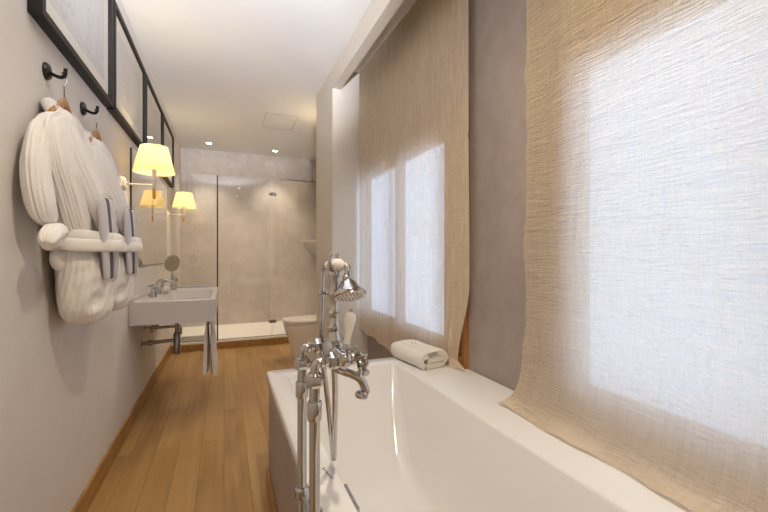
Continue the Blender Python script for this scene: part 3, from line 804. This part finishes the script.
def near_curtain():
    NY, NZ = 220, 240; zt = 2.798; rows = []
    # drop: straight down then sweeping out over the ledge
    prof = catmull([V((1.128, 0, 2.798)), V((1.126, 0, 2.2)), V((1.122, 0, 1.6)), V((1.116, 0, 1.1)), V((1.108, 0, .85)), V((1.092, 0, .72)), V((1.062, 0, .645)), V((1.03, 0, .617)), V((1.0, 0, .6045))], 40)
    L = [0]
    for a, b in zip(prof, prof[1:]): L.append(L[-1] + (b - a).length)
    def at(s):
        s *= L[-1]; k = 0
        lo, hi = 0, len(L) - 1
        while hi - lo > 1:
            md_ = (lo + hi) // 2
            if L[md_] <= s: lo = md_
            else: hi = md_
        t = (s - L[lo]) / (L[hi] - L[lo]); return prof[lo].lerp(prof[hi], t)
    for i in range(NZ + 1):
        v = i / NZ; v = v * (1.25 - .25 * v) ; row = []
        for j in range(NY + 1):
            u = j / NY; y = 1.205 - 1.75 * u
            p = at(min(1, v)); x, z = p.x, p.z
            low = smooth(1.0, .62, z)
            y += .012 * fbm((z * 3, 7, 0), 1.2) * (1 - u) ** 8 + .0035 * math.sin(z * 26 + 2 * math.sin(z * 7)) * math.exp(-u * 40)
            y += .02 * smooth(.66, .60, z) * math.exp(-u * 30)
            wr = .0035 * math.sin(u * 45 + 1.5 * math.sin(z * 3)) + .006 * fbm((u * 8, z * 1.2, 4), 1.3)
            wr += .0030 * fbm((u * 7, z * 34, 9), 1.0)                 # horizontal crinkles
            x += wr * (1 - .5 * low)
            d = (u - .30) / .0035; x -= .004 * math.exp(-d * d)        # seam
            hem = smooth(.63, .604, z)
            z += hem * (.0035 + .0045 * math.sin(u * 38 + .8) + .003 * math.sin(u * 91))
            x += hem * .008 * math.sin(u * 30)
            z = max(z, TZ + .0015)
            row.append(V((x, y, z)))
        rows.append(row)
    return MB().loft(rows, closed=False, cap0=False, cap1=False).build('linen_curtain', 'curtain_near', auto=0)
nc = near_curtain()
tag(nc, 'crinkled beige linen curtain nearest the camera, its hem lying on the tub ledge', 'curtain', 'beige linen curtains')

# ------------------------------------------------------------------ freestanding bath mixer
bm_ = thing('bath_mixer', 'freestanding vintage chrome bath mixer standing beside the bathtub', 'bath mixer', (.165, .82, 0))
MX, MY, MZ = .222, .818, .986
Y1, Y2, PX = .884, .752, .165
for y in (Y1, Y2):
    m = MB()
    m.lathe([(.034, 0), (.034, .006), (.026, .012), (.014, .02), (.0105, .025), (.0105, .86), (.0105, .875)], (PX, y, 0), n=24)
    m.lathe([(.0135, .873), (.0145, .876), (.0145, .906), (.0125, .91)], (PX, y, 0), n=24)
    m.lathe([(.0105, .91), (.0105, .945)], (PX, y, 0), n=20)
    m.build('riser_pipe', 'chrome', bm_)
    m = MB(); m.hexnut((PX, y, .938), (0, 0, 1), .0175, .022); m.lathe([(.013, .958), (.015, .961), (.0115, .966)], (PX, y, 0), n=20)
    m.tube([(PX, y, .955), (PX, y, MZ - .013), (PX + .003, y, MZ - .004), (PX + .012, y, MZ), (PX + .04, y, MZ)], .0085, sm=5)
    m.lathe([(.0115, 0), (.0115, .006), (.0095, .008)], (PX + .012, y, MZ), (1, 0, 0), 18)
    m.build('elbow', 'chrome', bm_)
# cross tie between the risers
m = MB()
for y in (Y1, Y2): m.lathe([(.0125, -.013), (.0165, -.008), (.0165, .008), (.0125, .013)], (PX, y, .656), n=20)
m.tube([(PX, Y1, .656), (PX, Y2, .656)], .005); m.tube([(PX, Y1 - .02, .656), (PX + .04, Y1 - .03, .62)], .004)
m.build('cross_tie', 'chrome', bm_)
# body
m = MB()
for y in (Y1, Y2):
    m.hexnut((PX + .03, y, MZ), (1, 0, 0), .0175, .02)
    m.lathe([(.011, .048), (.0135, .05), (.0135, .062), (.0115, .066), (.0105, .072), (.0125, .075), (.0125, .079), (.009, .082), (.008, .096)], (PX, y, MZ), (1, 0, 0), 20)
    m.ball((PX + .062, y, MZ), .0165)
m.tube([(PX + .062, Y1, MZ), (MX, MY + .03, MZ + .004), (MX, MY - .03, MZ + .004), (PX + .062, Y2, MZ)], [.013, .0165, .0165, .013], sm=6, n=18)
m.ball((MX, MY, MZ + .006), .026, scale=(1, 1.1, 1.05))
m.build('valve_body', 'chrome', bm_)
for y in (Y1, Y2):
    m = MB(); cross_handle(m, (PX + .099, y, MZ - .013), (1, 0, 0), .028, .0066)
    m.build('cross_handle', 'chrome', bm_)
# column
m = MB()
m.lathe([(.022, .012), (.017, .03), (.0125, .045), (.015, .05), (.016, .055), (.0125, .06), (.0105, .075), (.0135, .08), (.0145, .086), (.0105, .093), (.0100, .118), (.0140, .124), (.0140, .130), (.0105, .136),
         (.0095, .16), (.0130, .166), (.0130, .172), (.0095, .178), (.009, .19)], (MX, MY, MZ), n=24)
m.build('column', 'chrome', bm_)
# spout
m = MB(); m.tube([(MX, MY - .006, MZ - .005), (MX + .004, MY - .008, MZ - .03), (MX + .02, MY - .01, MZ - .042), (MX + .038, MY - .016, MZ - .050), (MX + .055, MY - .022, MZ - .062), (MX + .064, MY - .024, MZ - .083), (MX + .064, MY - .024, MZ - .090)],
                [.014, .0115, .0098, .0088, .0088, .0092, .0096], sm=7, n=18)
m.lathe([(.0100, 0), (.0140, .004), (.0150, .010), (.0125, .0145), (.0115, .010)], (MX + .058, MY - .024, MZ - .086), (-.25, 0, -1), 22)
m.build('spout', 'chrome', bm_)
# ceramic diverter lever
dx, dy, dz = .233, .766, .990
m = MB(); m.ball((dx, dy, dz), .0145); m.lathe([(.010, -.02), (.012, 0), (.0135, .006)], (dx, dy, dz), (.4, -1, 0), 18); m.tube([(MX, MY, MZ + .01), (dx, dy, dz)], .010)
m.tube([(dx + .012, dy, dz + .006), (dx + .02, dy - .002, dz + .016), (dx + .024, dy, dz + .012)], .003, sm=4, n=8)
m.lathe([(.0075, .01), (.0085, .018), (.0065, .024)], (dx, dy, dz), (.13, 0, 1), 16)
MB().ball((dx + .0118, dy, dz + .091), .004).build('lever_tip', 'chrome', bm_)
m.build('diverter', 'chrome', bm_)
MB().lathe([(.0055, .020), (.0066, .027), (.0076, .046), (.0120, .068), (.0128, .077), (.0104, .086), (.003, .090)], (dx, dy, dz), (.13, 0, 1), 24).build('ceramic_lever', 'ceramic', bm_)
# cradle
m = MB()
tz = MZ + .188
for s in (-1, 1):
    m.tube([(MX, MY, tz - .012), (MX + .012 * s * .8, MY + .014 * s, tz - .006), (MX + .018 * s * .8, MY + .022 * s, tz + .008), (MX + .017 * s * .8, MY + .023 * s, tz + .022)], [.005, .0045, .004, .0035], sm=6, n=10)
    m.ball((MX + .017 * s * .8, MY + .023 * s, tz + .024), .0048)
m.build('cradle', 'chrome', bm_)
m = MB(); m.tube([(MX, MY, MZ + .128), (MX - .018, MY + .01, MZ + .128)], .004); m.lathe([(.010, -.003), (.011, 0), (.010, .003)], (MX - .024, MY + .012, MZ + .128), (0, .2, 1), 16)
m.build('hose_guide', 'chrome', bm_)

# hand shower resting in the cradle, with hose
hs = thing('hand_shower', 'chrome telephone style hand shower with ribbed hose, resting on the mixer', 'hand shower', (MX, MY, 1.13))
A = V((.2290, .900, 1.172)); B = V((.2320, .822, 1.175))
d = (B - A).normalized(); Ln = (B - A).length
MB().lathe([(.0075, .002), (.0115, .01), (.0140, Ln * .45), (.0145, Ln * .85), (.0150, Ln + .004), (.0125, Ln + .013), (.007, Ln + .018), (.001, Ln + .0195)], A, d, 24).build('ceramic_grip', 'ceramic', hs)
rc = V((.2460, .780, 1.112)); rn = V((0, -.45, -1)).normalized()
MB().lathe([(.007, -.018), (.010, -.014), (.010, 0), (.0075, .004)], A, d, 18).build('hose_nut', 'chrome', hs)
m = MB(); m.lathe([(.0145, Ln * .62), (.0165, Ln * .66), (.0165, Ln * .74), (.0145, Ln * .78)], A, d, 20)
m.tube([A + d * Ln * .7, V((.2440, .826, 1.178)), V((.2500, .803, 1.168)), rc - rn * .04], [.0075, .0075, .0078, .009], sm=6)
m.build('handle', 'chrome', hs)
m = MB(); m.lathe([(.008, -.046), (.011, -.040), (.010, -.036), (.0165, -.030), (.021, -.022), (.024, -.016), (.033, -.007), (.036, -.003), (.0362, .002), (.034, .004), (.031, .0025)], rc, rn, 36)
m.build('rose', 'chrome', hs)
m = MB(); m.lathe([(.0, .003), (.031, .0032)], rc, rn, 30, cap=False)
q = V((0, 0, 1)).rotation_difference(rn)
for r, n_ in ((.011, 8), (.018, 14), (.025, 20)):
    for k in range(n_):
        a = 2 * PI * k / n_; m.lathe([(.0012, .003), (.0010, .0046)], rc + q @ V((r * math.cos(a), r * math.sin(a), 0)), rn, 6, mi=1)
m.build('spray_face', ['whitemetal', 'darkprofile'], hs)
m = MB()
hp_ = catmull([A - d * .016, A - d * .024 + V((-.002, 0, -.006)), V((.2235, .928, 1.15)), V((.2215, .925, 1.09)), V((.220, .93, .98)), V((.243, .96, .84)), V((.266, 1.01, .72)), V((.284, 1.06, .64)), V((.291, 1.078, .612)), V((.291, 1.068, .622)), V((.276, 1.01, .70)), V((.255, .93, .80)), V((.236, .86, .90)), V((MX, MY, .965))], 26)
tot = len(hp_)
m.tube(hp_, [.0062 + .0009 * (i % 2) for i in range(tot)], n=10)
m.build('hose', 'chrome', hs, auto=0)

# ------------------------------------------------------------------ lights
def light(name, kind, loc, energy, color, rot=None, target=None, **kw):
    L_ = bpy.data.lights.new(name, kind); L_.energy = energy; L_.color = color
    for k, v in kw.items(): setattr(L_, k, v)
    o = bpy.data.objects.new(name, L_); COL.objects.link(o); o.location = loc
    if target is not None: o.rotation_euler = (V(target) - V(loc)).to_track_quat('-Z', 'Y').to_euler()
    elif rot: o.rotation_euler = rot
    return o
WARM = (1, .86, .61)
for i, (x, y, e) in enumerate(((-.20, 6.09, 62), (.73, 6.15, 62), (1.08, 4.35, 40), (.33, .67, 50), (.33, -.75, 46))):  # the spot over the toilet is an added, unseen fill lamp
    light('downlight_lamp', 'SPOT', (x, y, ZC - .012), e, (1, .91, .74) if y > 6 else WARM, rot=(0, 0, 0), spot_size=math.radians(85 if y > 6 else 140), spot_blend=1 if y > 6 else .7, shadow_soft_size=.03)
for y in (2.92, 4.98):
    light('sconce_lamp', 'POINT', (-.425, y, 1.652 + .165), 32, (1, .80, .48), shadow_soft_size=.022)
# cool daylight / flash bounce thrown on the ceiling from behind the camera
light('bounce_flash', 'SPOT', (.1, -.3, 1.75), 560, (.84, .89, 1), target=(-.02, 2.35, ZC), spot_size=math.radians(46), spot_blend=.75, shadow_soft_size=.05)
# portals steer the sampling of the sky through the two windows
for w in (W1, W2):
    o = light('window_portal', 'AREA', (XR + .08, (w[0] + w[1]) / 2, (w[2] + w[3]) / 2), 1, (1, 1, 1), rot=(0, PI / 2, 0), shape='RECTANGLE', size=w[3] - w[2], size_y=w[1] - w[0])
    o.data.cycles.is_portal = True

wd = bpy.data.worlds.new('daylight'); SC.world = wd; wd.use_nodes = True
bg = wd.node_tree.nodes['Background']; bg.inputs[0].default_value = (.58, .75, 1, 1); bg.inputs[1].default_value = 1.9

# ------------------------------------------------------------------ camera and view
cam = bpy.data.cameras.new('camera'); co = bpy.data.objects.new('camera', cam); COL.objects.link(co)
co.location = (0, 0, 1.2); co.rotation_euler = (PI / 2, 0, -math.atan(160 / 384))
cam.sensor_width = 36; cam.lens = 18; cam.shift_y = -2 / 768; cam.clip_start = .02
SC.camera = co
vs = SC.view_settings
vs.view_transform = 'Standard'; vs.look = 'None'; vs.gamma = 1; vs.exposure = .55; vs.use_curve_mapping = False
